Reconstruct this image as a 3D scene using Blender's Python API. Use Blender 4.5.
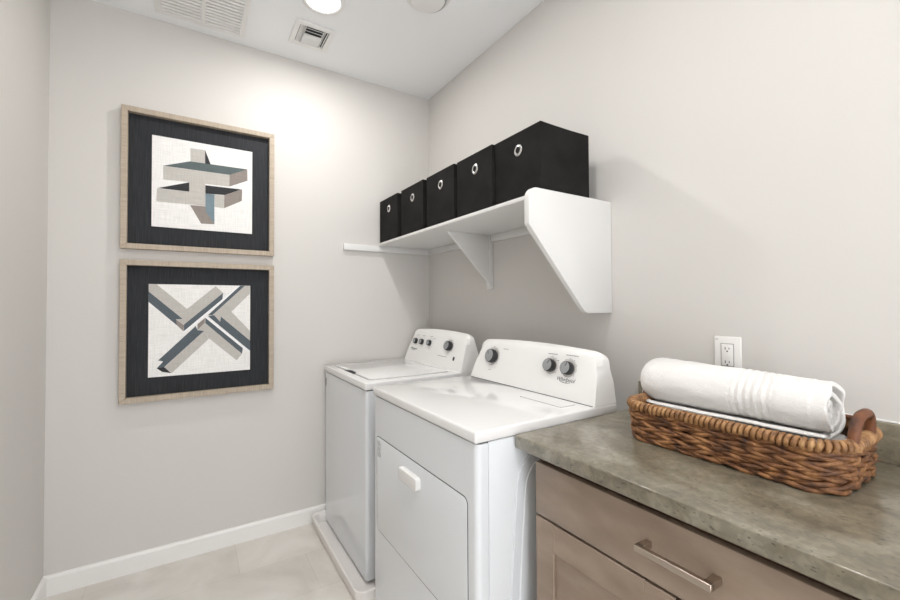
import bpy, bmesh, math, random
from mathutils import Vector, Matrix, noise
random.seed(7)
for o in list(bpy.data.objects): bpy.data.objects.remove(o)
scene = bpy.context.scene
C = scene.collection
PI = math.pi

# ------------------------------------------------------------------ camera
cam_d = bpy.data.cameras.new('camera'); cam = bpy.data.objects.new('camera', cam_d); C.objects.link(cam)
yaw, pitch, roll = math.radians(32.1074), math.radians(0.9993), math.radians(-0.2674)
F = Vector((math.sin(yaw)*math.cos(pitch), math.cos(yaw)*math.cos(pitch), math.sin(pitch)))
R = Vector((math.cos(yaw), -math.sin(yaw), 0)); U = R.cross(F)
R2 = math.cos(roll)*R + math.sin(roll)*U; U2 = -math.sin(roll)*R + math.cos(roll)*U
m = Matrix((R2, U2, -F)).transposed().to_4x4(); m.translation = Vector((-1.4278, -2.5485, 1.2983))
cam.matrix_world = m
cam_d.sensor_width = 36; cam_d.lens = 412.566/900*36
cam_d.shift_x = 0.3292/900; cam_d.shift_y = -3.3614/900
cam_d.clip_start = 0.02
scene.camera = cam

# ------------------------------------------------------------------ world (fill light through an added opening behind the camera), view
w = bpy.data.worlds.new('world'); scene.world = w; w.use_nodes = True
w.node_tree.nodes['Background'].inputs[0].default_value = (0.93, 0.96, 1.0, 1)
w.node_tree.nodes['Background'].inputs[1].default_value = 4.0
LAMP1, LAMP2, LENS_E, FILL_BOWL_E = 11.0, 9.0, 5.0, 34.0
scene.view_settings.view_transform = 'Standard'; scene.view_settings.look = 'None'
scene.view_settings.gamma = 1; scene.view_settings.use_curve_mapping = False
scene.view_settings.exposure = -0.08

# ------------------------------------------------------------------ materials
def mat(name, col, rough=0.5, metal=0.0, bump=None, var=None, coat=0.0, spec=0.5, sheen=0.0, coords='Object'):
    """bump=(scale, strength, distance) ; var=(scale, colour2, low, high, stretch)"""
    M = bpy.data.materials.new(name); M.use_nodes = True
    nt = M.node_tree; b = nt.nodes['Principled BSDF']
    b.inputs['Base Color'].default_value = (*col, 1); b.inputs['Roughness'].default_value = rough
    b.inputs['Metallic'].default_value = metal; b.inputs['Coat Weight'].default_value = coat
    b.inputs['Specular IOR Level'].default_value = spec; b.inputs['Sheen Weight'].default_value = sheen
    tc = nt.nodes.new('ShaderNodeTexCoord')
    if var:
        sc, c2, lo, hi, st = var
        mp = nt.nodes.new('ShaderNodeMapping'); mp.inputs['Scale'].default_value = st
        n = nt.nodes.new('ShaderNodeTexNoise'); n.inputs['Scale'].default_value = sc; n.inputs['Detail'].default_value = 6
        r = nt.nodes.new('ShaderNodeValToRGB'); r.color_ramp.elements[0].position = lo; r.color_ramp.elements[1].position = hi
        r.color_ramp.elements[0].color = (*col, 1); r.color_ramp.elements[1].color = (*c2, 1)
        nt.links.new(tc.outputs[coords], mp.inputs[0]); nt.links.new(mp.outputs[0], n.inputs[0])
        nt.links.new(n.outputs[0], r.inputs[0]); nt.links.new(r.outputs[0], b.inputs['Base Color'])
    if bump:
        sc, s, dist = bump
        n = nt.nodes.new('ShaderNodeTexNoise'); n.inputs['Scale'].default_value = sc; n.inputs['Detail'].default_value = 4
        bp = nt.nodes.new('ShaderNodeBump'); bp.inputs['Strength'].default_value = s; bp.inputs['Distance'].default_value = dist
        nt.links.new(tc.outputs[coords], n.inputs[0]); nt.links.new(n.outputs[0], bp.inputs['Height'])
        nt.links.new(bp.outputs[0], b.inputs['Normal'])
    return M

def srgb(r, g, b):
    f = lambda c: (c/255/12.92) if c/255 <= 0.04045 else ((c/255+0.055)/1.055)**2.4
    return (f(r), f(g), f(b))

WALL = mat('wall_paint', srgb(211, 207.5, 203), 0.6, bump=(260, 0.12, 0.001), spec=0.3)
CEIL = mat('ceiling_paint', srgb(246, 247, 248), 0.8, bump=(200, 0.12, 0.001), spec=0.2)
TRIM = mat('trim_paint', srgb(236, 234, 231), 0.35)
SHELFP = mat('shelf_paint', srgb(222, 221, 219), 0.4)
ENAMEL = mat('white_enamel', srgb(226, 229, 232), 0.07, coat=0.3)
ENAMELTOP = mat('white_top_enamel', srgb(236, 235, 234), 0.08, coat=0.3)
PLASTIC = mat('white_plastic', srgb(238, 237, 235), 0.3)
PANP = mat('pan_plastic', srgb(232, 228, 224), 0.35)
GREYP = mat('grey_plastic', srgb(120, 120, 120), 0.35)
KNOBG = mat('knob_face_grey', srgb(146, 148, 149), 0.4)
DARKP = mat('dark_plastic', srgb(38, 38, 40), 0.4)
INK = mat('printed_ink', srgb(98, 98, 100), 0.6)
SEAM = mat('seam_shadow_gap', srgb(60, 61, 63), 0.8)
CHROME = mat('chrome', (0.75, 0.75, 0.74), 0.2, metal=1.0)
NICKEL = mat('brushed_nickel', srgb(190, 178, 166), 0.3, metal=1.0, bump=(300, 0.1, 0.001))
FABRIC = mat('black_fabric', srgb(27, 26, 25), 0.95, bump=(420, 0.5, 0.002), var=(9, srgb(37, 36, 35), 0.35, 0.7, (1, 1, 1)), spec=0.15)
FABRICIN = mat('black_fabric_inside', srgb(20, 20, 20), 0.95)
FRAMEW = mat('pale_oak', srgb(186, 172, 154), 0.55, var=(14, srgb(164, 149, 131), 0.3, 0.75, (1, 1, 14)), bump=(90, 0.15, 0.001))
FRAMEW2 = mat('pale_oak_crosswise', srgb(186, 172, 154), 0.55, var=(14, srgb(164, 149, 131), 0.3, 0.75, (14, 1, 1)))
MATB = mat('dark_grasscloth', srgb(20, 22, 26), 0.75, var=(14, srgb(50, 53, 59), 0.4, 0.9, (22, 1, 0.7)), bump=(180, 0.4, 0.001))
WOOD = mat('taupe_maple', srgb(158, 140, 123), 0.42, var=(6, srgb(132, 114, 98), 0.3, 0.75, (1, 1.2, 3.2)), bump=(160, 0.06, 0.001))
WOODD = mat('dark_cabinet_carcass', srgb(84, 62, 50), 0.7)
OUTLETP = mat('outlet_plastic', srgb(240, 238, 235), 0.25)
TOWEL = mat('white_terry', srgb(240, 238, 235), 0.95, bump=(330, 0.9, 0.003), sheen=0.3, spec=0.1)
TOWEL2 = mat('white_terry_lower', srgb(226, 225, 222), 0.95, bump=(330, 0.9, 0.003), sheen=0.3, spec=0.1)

# linen of the prints with a fine woven grid
def linen(name, col, d=0.9):
    M = mat(name, col, 0.85, spec=0.1); nt = M.node_tree; b = nt.nodes['Principled BSDF']
    tc = nt.nodes.new('ShaderNodeTexCoord'); out = []
    for st in ((150, 1, 9), (9, 1, 150)):
        mp = nt.nodes.new('ShaderNodeMapping'); mp.inputs['Scale'].default_value = st
        n = nt.nodes.new('ShaderNodeTexNoise'); n.inputs['Scale'].default_value = 1.6; n.inputs['Detail'].default_value = 2
        nt.links.new(tc.outputs['Object'], mp.inputs[0]); nt.links.new(mp.outputs[0], n.inputs[0]); out.append(n)
    a = nt.nodes.new('ShaderNodeMath'); a.operation = 'ADD'
    nt.links.new(out[0].outputs[0], a.inputs[0]); nt.links.new(out[1].outputs[0], a.inputs[1])
    r = nt.nodes.new('ShaderNodeMapRange'); r.inputs[1].default_value = 0.75; r.inputs[2].default_value = 1.25
    r.inputs[3].default_value = d; r.inputs[4].default_value = 1.06
    nt.links.new(a.outputs[0], r.inputs[0])
    mx = nt.nodes.new('ShaderNodeVectorMath'); mx.operation = 'SCALE'; mx.inputs[0].default_value = col
    nt.links.new(r.outputs[0], mx.inputs['Scale']); nt.links.new(mx.outputs[0], b.inputs['Base Color'])
    return M
ART = {'base': linen('linen_white', srgb(238, 236, 233)), 'lt': linen('linen_light_grey', srgb(192, 188, 182)), 'wh': linen('paint_white', srgb(240, 240, 240), 0.97),
       'dk': linen('paint_charcoal', srgb(62, 62, 64)), 'teal': linen('paint_teal_grey', srgb(98, 108, 108)), 'tan': linen('paint_taupe', srgb(147, 138, 132)),
       'blue': linen('paint_blue_grey', srgb(124, 141, 149)), 'slate': linen('paint_slate', srgb(94, 102, 108))}

# floor: large pale stone look tiles
def floor_mat():
    M = mat('stone_tile', srgb(192, 185, 176), 0.42); nt = M.node_tree; b = nt.nodes['Principled BSDF']
    tc = nt.nodes.new('ShaderNodeTexCoord')
    n = nt.nodes.new('ShaderNodeTexNoise'); n.inputs['Scale'].default_value = 2.6; n.inputs['Detail'].default_value = 8; n.inputs['Distortion'].default_value = 1.2
    r = nt.nodes.new('ShaderNodeValToRGB'); r.color_ramp.elements[0].position = 0.33; r.color_ramp.elements[1].position = 0.68
    r.color_ramp.elements[0].color = (*srgb(208, 202, 194), 1); r.color_ramp.elements[1].color = (*srgb(228, 224, 218), 1)
    br = nt.nodes.new('ShaderNodeTexBrick'); br.inputs['Scale'].default_value = 1.0
    br.inputs['Brick Width'].default_value = 0.61; br.inputs['Row Height'].default_value = 0.305; br.inputs['Mortar Size'].default_value = 0.0022
    br.inputs['Color1'].default_value = (1, 1, 1, 1); br.inputs['Color2'].default_value = (0.93, 0.93, 0.93, 1); br.inputs['Mortar'].default_value = (0.86, 0.85, 0.84, 1)
    br.inputs['Mortar Smooth'].default_value = 0.4
    mx = nt.nodes.new('ShaderNodeMix'); mx.data_type = 'RGBA'; mx.blend_type = 'MULTIPLY'; mx.inputs[0].default_value = 1
    nt.links.new(tc.outputs['Object'], n.inputs[0]); nt.links.new(n.outputs[0], r.inputs[0])
    nt.links.new(tc.outputs['Object'], br.inputs[0])
    nt.links.new(r.outputs[0], mx.inputs[6]); nt.links.new(br.outputs[0], mx.inputs[7]); nt.links.new(mx.outputs[2], b.inputs['Base Color'])
    return M
FLOOR = floor_mat()

def counter_mat():
    M = mat('mottled_laminate', srgb(130, 124, 110), 0.3); nt = M.node_tree; b = nt.nodes['Principled BSDF']
    b.inputs['Coat Weight'].default_value = 0.5; b.inputs['Coat Roughness'].default_value = 0.12
    tc = nt.nodes.new('ShaderNodeTexCoord')
    def nz(scale, det, dist=0.0, st=(1, 1, 1)):
        mp = nt.nodes.new('ShaderNodeMapping'); mp.inputs['Scale'].default_value = st
        n = nt.nodes.new('ShaderNodeTexNoise'); n.inputs['Scale'].default_value = scale; n.inputs['Detail'].default_value = det; n.inputs['Distortion'].default_value = dist
        nt.links.new(tc.outputs['Object'], mp.inputs[0]); nt.links.new(mp.outputs[0], n.inputs[0]); return n
    n1 = nz(14, 8, 0.8, (1, 0.6, 1)); r1 = nt.nodes.new('ShaderNodeValToRGB'); e = r1.color_ramp
    e.elements[0].position = 0.3; e.elements[0].color = (*srgb(108, 101, 86), 1); e.elements[1].position = 0.72; e.elements[1].color = (*srgb(150, 144, 128), 1)
    k = e.elements.new(0.5); k.color = (*srgb(128, 120, 102), 1)
    nt.links.new(n1.outputs[0], r1.inputs[0])
    n2 = nz(60, 10, 0.5); r2 = nt.nodes.new('ShaderNodeValToRGB'); r2.color_ramp.elements[0].position = 0.42; r2.color_ramp.elements[1].position = 0.62
    r2.color_ramp.elements[0].color = (0.5, 0.5, 0.5, 1); r2.color_ramp.elements[1].color = (1.12, 1.12, 1.12, 1)
    nt.links.new(n2.outputs[0], r2.inputs[0])
    mx = nt.nodes.new('ShaderNodeMix'); mx.data_type = 'RGBA'; mx.blend_type = 'MULTIPLY'; mx.inputs[0].default_value = 0.4
    nt.links.new(r1.outputs[0], mx.inputs[6]); nt.links.new(r2.outputs[0], mx.inputs[7])
    n3 = nz(170, 3, 0.0, (1, 0.5, 1)); r3 = nt.nodes.new('ShaderNodeValToRGB'); r3.color_ramp.elements[0].position = 0.30; r3.color_ramp.elements[1].position = 0.37
    r3.color_ramp.elements[0].color = (0.35, 0.34, 0.33, 1); r3.color_ramp.elements[1].color = (1, 1, 1, 1)
    nt.links.new(n3.outputs[0], r3.inputs[0])
    m2 = nt.nodes.new('ShaderNodeMix'); m2.data_type = 'RGBA'; m2.blend_type = 'MULTIPLY'; m2.inputs[0].default_value = 0.8
    nt.links.new(mx.outputs[2], m2.inputs[6]); nt.links.new(r3.outputs[0], m2.inputs[7]); nt.links.new(m2.outputs[2], b.inputs['Base Color'])
    return M
COUNTER = counter_mat()

def cane(name, cols, scale):
    M = mat(name, cols[0], 0.55, bump=(260, 0.5, 0.002)); nt = M.node_tree; b = nt.nodes['Principled BSDF']
    tc = nt.nodes.new('ShaderNodeTexCoord'); n = nt.nodes.new('ShaderNodeTexNoise'); n.inputs['Scale'].default_value = scale; n.inputs['Detail'].default_value = 5
    r = nt.nodes.new('ShaderNodeValToRGB'); e = r.color_ramp
    e.elements[0].position = 0.30; e.elements[0].color = (*cols[0], 1); e.elements[1].position = 0.70; e.elements[1].color = (*cols[2], 1)
    k = e.elements.new(0.5); k.color = (*cols[1], 1)
    nt.links.new(tc.outputs['Object'], n.inputs[0]); nt.links.new(n.outputs[0], r.inputs[0]); nt.links.new(r.outputs[0], b.inputs['Base Color'])
    return M
CANE = cane('woven_seagrass', [srgb(66, 42, 28), srgb(122, 80, 48), srgb(170, 122, 76)], 38)
CANERIM = cane('wrapped_seagrass', [srgb(106, 72, 44), srgb(152, 110, 70), srgb(186, 146, 100)], 45)
CANEH = cane('smooth_rattan', [srgb(70, 40, 24), srgb(108, 64, 38), srgb(134, 84, 52)], 30)
CANEI = cane('basket_lining', [srgb(50, 34, 24), srgb(78, 54, 36), srgb(96, 70, 48)], 50)

LENS = bpy.data.materials.new('lamp_lens'); LENS.use_nodes = True
_b = LENS.node_tree.nodes['Principled BSDF']; _b.inputs['Base Color'].default_value = (1, 1, 1, 1)
_b.inputs['Emission Color'].default_value = (1.0, 0.985, 0.965, 1); _b.inputs['Emission Strength'].default_value = LENS_E
FILL_BOWL = bpy.data.materials.new('fill_bowl'); FILL_BOWL.use_nodes = True  # glow of the added fill light behind the camera
_b = FILL_BOWL.node_tree.nodes['Principled BSDF']; _b.inputs['Base Color'].default_value = (1, 1, 1, 1)
_b.inputs['Emission Color'].default_value = (1.0, 0.985, 0.965, 1); _b.inputs['Emission Strength'].default_value = FILL_BOWL_E

# ------------------------------------------------------------------ mesh helpers
def new(): return bmesh.new()
def merge(bm, t, mi=0):
    for f in t.faces: f.material_index = mi
    me = bpy.data.meshes.new('tmp'); t.to_mesh(me); t.free(); bm.from_mesh(me); bpy.data.meshes.remove(me)
def rnd(t, bev, seg, edges=None):
    if bev > 0:
        bmesh.ops.bevel(t, geom=list(edges if edges is not None else t.edges), offset=bev, segments=seg, profile=0.5, affect='EDGES', clamp_overlap=True)
def box(bm, x0, x1, y0, y1, z0, z1, bev=0.0, seg=2, mi=0, sel=None):
    t = bmesh.new(); bmesh.ops.create_cube(t, size=1)
    for v in t.verts: v.co = Vector(((x0+x1)/2+v.co.x*(x1-x0), (y0+y1)/2+v.co.y*(y1-y0), (z0+z1)/2+v.co.z*(z1-z0)))
    es = None if sel is None else [e for e in t.edges if sel(*[v.co for v in e.verts])]
    rnd(t, bev, seg, es); merge(bm, t, mi)
def prism(bm, pts, axis, a, b, bev=0.0, seg=2, mi=0):
    """pts: 2-D outline in the two other axes (in xyz order), extruded a..b along axis"""
    t = bmesh.new(); mk = {'x': lambda p, q: (q, p[0], p[1]), 'y': lambda p, q: (p[0], q, p[1]), 'z': lambda p, q: (p[0], p[1], q)}[axis]
    A = [t.verts.new(mk(p, a)) for p in pts]; B = [t.verts.new(mk(p, b)) for p in pts]
    t.faces.new(A); t.faces.new(B[::-1]); n = len(pts)
    for i in range(n): t.faces.new((A[i], B[i], B[(i+1) % n], A[(i+1) % n]))
    bmesh.ops.recalc_face_normals(t, faces=t.faces); rnd(t, bev, seg); merge(bm, t, mi)
def rrect(x0, x1, y0, y1, r, n=6):
    o = []
    for cx, cy, a in ((x1-r, y1-r, 0), (x0+r, y1-r, 90), (x0+r, y0+r, 180), (x1-r, y0+r, 270)):
        for i in range(n+1):
            t = math.radians(a+90*i/n); o.append((cx+r*math.cos(t), cy+r*math.sin(t)))
    return o
def tube(bm, pts, r, sides=8, closed=False, mi=0):
    t = bmesh.new(); n = len(pts); rings = []; P = [Vector(p) for p in pts]; prev = None
    for i in range(n):
        a = P[(i-1) % n] if (closed or i > 0) else P[i]; b = P[(i+1) % n] if (closed or i < n-1) else P[i]
        d = (b-a).normalized()
        if prev is None:
            u = d.cross(Vector((0, 0, 1)))
            if u.length < 1e-3: u = d.cross(Vector((1, 0, 0)))
        else: u = prev - d*prev.dot(d)
        u.normalize(); prev = u; v = d.cross(u); rr = r(i) if callable(r) else r
        rings.append([t.verts.new(P[i]+rr*(math.cos(2*PI*k/sides)*u+math.sin(2*PI*k/sides)*v)) for k in range(sides)])
    m_ = n if closed else n-1
    for i in range(m_):
        for k in range(sides):
            A, B = rings[i], rings[(i+1) % n]; t.faces.new((A[k], A[(k+1) % sides], B[(k+1) % sides], B[k]))
    if not closed: t.faces.new(rings[0][::-1]); t.faces.new(rings[-1])
    merge(bm, t, mi)
def lathe(bm, prof, M=Matrix(), sides=32, mi=0):
    """prof: (radius, height) list, revolved about local z, transformed by M; closed on the axis"""
    t = bmesh.new(); rings = []
    for r, h in prof:
        rings.append([t.verts.new((r*math.cos(2*PI*k/sides), r*math.sin(2*PI*k/sides), h)) for k in range(sides)] if r > 1e-6 else [t.verts.new((0, 0, h))])
    for A, B in zip(rings, rings[1:]):
        for k in range(sides):
            q = [A[k % len(A)], A[(k+1) % len(A)], B[(k+1) % len(B)], B[k % len(B)]]
            q = list(dict.fromkeys(q))
            if len(q) >= 3: t.faces.new(q)
    bmesh.ops.recalc_face_normals(t, faces=t.faces); bmesh.ops.transform(t, matrix=M, verts=t.verts); merge(bm, t, mi)
def torus(bm, R_, r, M=Matrix(), n=32, k=10, mi=0):
    tt = [(R_*math.cos(2*PI*i/n), R_*math.sin(2*PI*i/n), 0) for i in range(n)]
    t = bmesh.new(); tube(t, tt, r, k, True); bmesh.ops.transform(t, matrix=M, verts=t.verts); merge(bm, t, mi)

ORG = {}
def origin(p):
    return ORG.get(p.name, Vector((0, 0, 0))) if p else Vector((0, 0, 0))
def obj(name, bm, mats, parent=None, smooth=True, loc=None, ang=40):
    """all meshes are given in world space; vertices are moved into the frame of the thing they belong to"""
    o_ = origin(parent) if parent else Vector(loc or (0, 0, 0))
    bmesh.ops.transform(bm, matrix=Matrix.Translation(-o_), verts=bm.verts)
    me = bpy.data.meshes.new(name); bm.to_mesh(me); bm.free()
    for q in (mats if isinstance(mats, (list, tuple)) else [mats]): me.materials.append(q)
    if smooth:
        me.polygons.foreach_set('use_smooth', [True]*len(me.polygons))
        me.set_sharp_from_angle(angle=math.radians(ang))
    o = bpy.data.objects.new(name, me); C.objects.link(o)
    if parent: o.parent = parent; ORG[o.name] = o_
    else: o.location = o_; ORG[o.name] = o_
    return o
def tag(o, label, cat, group=None):
    o['label'] = label; o['category'] = cat
    if group: o['group'] = group
    return o
def thing(name, loc, label, cat, group=None):
    o = bpy.data.objects.new(name, None); C.objects.link(o); o.location = loc; o.empty_display_size = 0.05
    ORG[o.name] = Vector(loc); return tag(o, label, cat, group)
def struct(name, bm, m, smooth=False):
    o = obj(name, bm, m, smooth=smooth); o['kind'] = 'structure'; return o
def copy_tree(o, loc):
    c = o.copy(); C.objects.link(c); c.location = loc
    for ch in list(o.children):
        d = ch.copy(); C.objects.link(d); d.parent = c
        for g in list(ch.children):
            e = g.copy(); C.objects.link(e); e.parent = d
    return c

# ------------------------------------------------------------------ room shell
W, H, D = 1.98, 2.754, -3.9
bm = new(); box(bm, -W-0.1, 0.1, 0.0, 0.12, -0.1, H+0.1); struct('wall_back', bm, WALL)
bm = new(); box(bm, 0.0, 0.12, D-0.1, 0.0, -0.1, H+0.1); struct('wall_right', bm, WALL)
bm = new(); box(bm, -W-0.12, -W, D-0.1, 0.0, -0.1, H+0.1); struct('wall_left', bm, WALL)
bm = new()
box(bm, -W, -1.85, D-0.12, D, 0, H); box(bm, -0.35, 0.0, D-0.12, D, 0, H); box(bm, -1.85, -0.35, D-0.12, D, 2.2, H)  # unseen wide opening, shaped to let the world's fill light in
struct('wall_front', bm, WALL)
bm = new(); box(bm, -W, 0, D-0.12, 0, -0.1, 0); struct('floor', bm, FLOOR)
bm = new(); box(bm, -W, 0, D-0.12, 0, H, H+0.1); struct('ceiling', bm, CEIL)
def base_prof(s): return [(0, 0), (s*0.014, 0), (s*0.014, 0.078), (s*0.010, 0.086), (s*0.004, 0.089), (0, 0.089)]
bm = new(); prism(bm, [(-p[0], p[1]) for p in base_prof(1)], 'x', -W, 0.0)
struct('baseboard_back', bm, TRIM)
bm = new(); prism(bm, [(-W+p[0], p[1]) for p in base_prof(1)], 'y', D, -0.014); struct('baseboard_left', bm, TRIM)

# ------------------------------------------------------------------ ceiling fittings
def lamp(x, y, z, power, radius, parent):
    l = bpy.data.lights.new('bulb', 'AREA'); l.energy = power; l.shape = 'DISK'; l.size = 2*radius; l.color = (1.0, 0.985, 0.965)
    o = bpy.data.objects.new('bulb', l); C.objects.link(o); o.parent = parent; o.location = Vector((x, y, z))-origin(parent)
for x, y, pw, lab in ((-0.90, -0.585, LAMP1, 'round recessed white ceiling light shining between grille and smoke detector'),
                      (-1.10, -1.85, LAMP2, 'round recessed ceiling light above the middle of the room')):
    t = thing('ceiling_light', (x, y, H), lab, 'ceiling light')
    M = Matrix.Translation((x, y, H)) @ Matrix.Rotation(PI, 4, 'X')
    bm = new(); lathe(bm, [(0.078, -0.0), (0.102, 0.0), (0.104, 0.003), (0.098, 0.009), (0.084, 0.012), (0.078, 0.008)], M, 48); obj('trim_ring', bm, PLASTIC, t)
    bm = new(); lathe(bm, [(0.079, 0.001), (0.079, 0.008), (0.05, 0.0095), (0.0, 0.0105)], M, 48); obj('lens', bm, LENS, t)
    lamp(x, y, H-0.014, pw, 0.03, t)
x, y = -1.15, -3.05  # unseen bowl light, added to brighten the ceiling
t = thing('added_fill_light', (x, y, H), 'unseen bowl light added behind the camera to brighten the ceiling', 'ceiling light')
M = Matrix.Translation((x, y, H)) @ Matrix.Rotation(PI, 4, 'X')
bm = new(); lathe(bm, [(0, 0), (0.075, 0), (0.075, 0.02), (0.03, 0.03), (0, 0.03)], M, 40); obj('fill_canopy', bm, CHROME, t)
bm = new(); lathe(bm, [(0.0, 0.03), (0.125, 0.035), (0.15, 0.06), (0.145, 0.10), (0.11, 0.135), (0.05, 0.15), (0.0, 0.152)], M, 40); obj('fill_bowl', bm, FILL_BOWL, t)

# return grille
GX0, GX1, GY0, GY1 = -1.585, -1.19, -0.72, -0.082
t = thing('return_air_grille', ((GX0+GX1)/2, (GY0+GY1)/2, H), 'large white slatted ceiling grille above the pictures', 'ceiling grille')
bm = new()
z0, z1 = H-0.012, H-0.0005
secs = [(-1.558, -1.392), (-1.374, -1.216)]
box(bm, GX0, -1.558, GY0, GY1, z0, z1, 0.003); box(bm, -1.216, GX1, GY0, GY1, z0, z1, 0.003)
box(bm, -1.56, -1.214, -0.108, GY1, z0, z1, 0.003); box(bm, -1.56, -1.214, GY0, GY0+0.026, z0, z1, 0.003); box(bm, -1.392, -1.374, GY0+0.02, -0.1, z0, z1, 0.003)
obj('grille_frame', bm, PLASTIC, t)
bm = new(); box(bm, -1.56, -1.214, GY0+0.01, -0.1, H-0.0018, H-0.0004); obj('slat_gap_shade', bm, mat('slat_gap_shade_grey', srgb(110, 110, 112), 0.9), t)  # grey sheet standing in for the shade between the slats
for a, b in secs:
    bm = new(); y = -0.113
    while y > GY0+0.03:
        box(bm, a-0.002, b+0.002, y-0.0165, y, H-0.0112, H-0.003, 0.002, 1); y -= 0.025
    obj('louvers', bm, PLASTIC, t, smooth=False)

# supply register
t = thing('supply_register', (-0.88, -0.285, H), 'small white three way air register beside the ceiling light', 'air vent')
bm = new(); x0, x1, y0, y1 = -0.982, -0.778, -0.392, -0.178
zt, zb = H-0.0004, H-0.010
hole = (-0.955, -0.805, -0.360, -0.210)
box(bm, x0, hole[0], y0, y1, zb, zt, 0.003); box(bm, hole[1], x1, y0, y1, zb, zt, 0.003)
box(bm, hole[0]-0.002, hole[1]+0.002, y0, hole[2], zb, zt, 0.003); box(bm, hole[0]-0.002, hole[1]+0.002, hole[3], y1, zb, zt, 0.003)
obj('register_frame', bm, PLASTIC, t)
bm = new(); box(bm, hole[0], hole[1], hole[2], hole[3], H-0.0018, H-0.0004); obj('duct_opening', bm, DARKP, t)
bm = new()
for k in range(6):
    y = -0.352+0.025*k; s = 1 if k < 3 else -1
    prism(bm, [(y-0.006*s, H-0.014), (y+0.009*s, H-0.003), (y+0.011*s, H-0.004), (y-0.004*s, H-0.0155)], 'x', -0.925, -0.835)
for x in (-0.927, -0.835): box(bm, x, x+0.003, hole[2], hole[3], H-0.014, H-0.002)
obj('center_louvers', bm, PLASTIC, t, smooth=False)
for xs, s in (((-0.949, -0.937), 1), ((-0.823, -0.811), -1)):
    bm = new()
    for x in xs: prism(bm, [(x-0.003*s, H-0.003), (x+0.005*s, H-0.013), (x+0.0065*s, H-0.012), (x-0.0015*s, H-0.002)], 'y', hole[2], hole[3])
    obj('side_louvers', bm, PLASTIC, t, smooth=False)

t = thing('smoke_detector', (-0.485, -0.868, H), 'round white smoke detector at the top edge near the right wall', 'smoke detector')
M = Matrix.Translation((-0.485, -0.868, H)) @ Matrix.Rotation(PI, 4, 'X')
bm = new(); lathe(bm, [(0, 0.0), (0.108, 0.0), (0.110, 0.004), (0.104, 0.010), (0.0, 0.011)], M, 48); obj('mounting_base', bm, PLASTIC, t)
bm = new(); lathe(bm, [(0, 0.010), (0.084, 0.010), (0.082, 0.018), (0.074, 0.030), (0.06, 0.034), (0, 0.035)], M, 48); obj('detector_body', bm, PLASTIC, t)
bm = new(); tube(bm, [(-0.485+0.082*math.cos(a), -0.868+0.082*math.sin(a), H-0.018) for a in [math.radians(q) for q in range(-50, 60, 6)]], 0.006, 8)
obj('vent_slot', bm, mat('vent_grey', srgb(170, 170, 170), 0.6), t)

# ------------------------------------------------------------------ pictures
ART1 = [('lt', [(0.358, 0.922), (0.502, 0.928), (0.503, 0.771), (0.36, 0.767)]), ('dk', [(0.502, 0.928), (0.558, 0.774), (0.503, 0.771)]), ('teal', [(0.102, 0.678), (0.354, 0.771), (0.946, 0.779), (0.755, 0.682)]), ('lt', [(0.102, 0.678), (0.755, 0.682), (0.753, 0.542), (0.104, 0.527)]), ('tan', [(0.755, 0.682), (0.946, 0.779), (0.948, 0.641), (0.753, 0.542)]), ('tan', [(0.356, 0.275), (0.509, 0.275), (0.509, 0.224), (0.599, 0.079), (0.466, 0.074)]), ('blue', [(0.507, 0.425), (0.599, 0.427), (0.599, 0.079), (0.509, 0.224)]), ('dk', [(0.05, 0.422), (0.348, 0.531), (0.349, 0.425)]), ('lt', [(0.047, 0.417), (0.349, 0.425), (0.351, 0.279), (0.043, 0.275)]), ('dk', [(0.506, 0.521), (0.886, 0.526), (0.701, 0.434), (0.507, 0.425)]), ('lt', [(0.599, 0.427), (0.701, 0.43), (0.703, 0.278), (0.601, 0.281)]), ('tan', [(0.701, 0.434), (0.89, 0.526), (0.887, 0.389), (0.699, 0.278)]), ('lt', [(0.348, 0.56), (0.506, 0.563), (0.509, 0.277), (0.351, 0.283)])]
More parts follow.
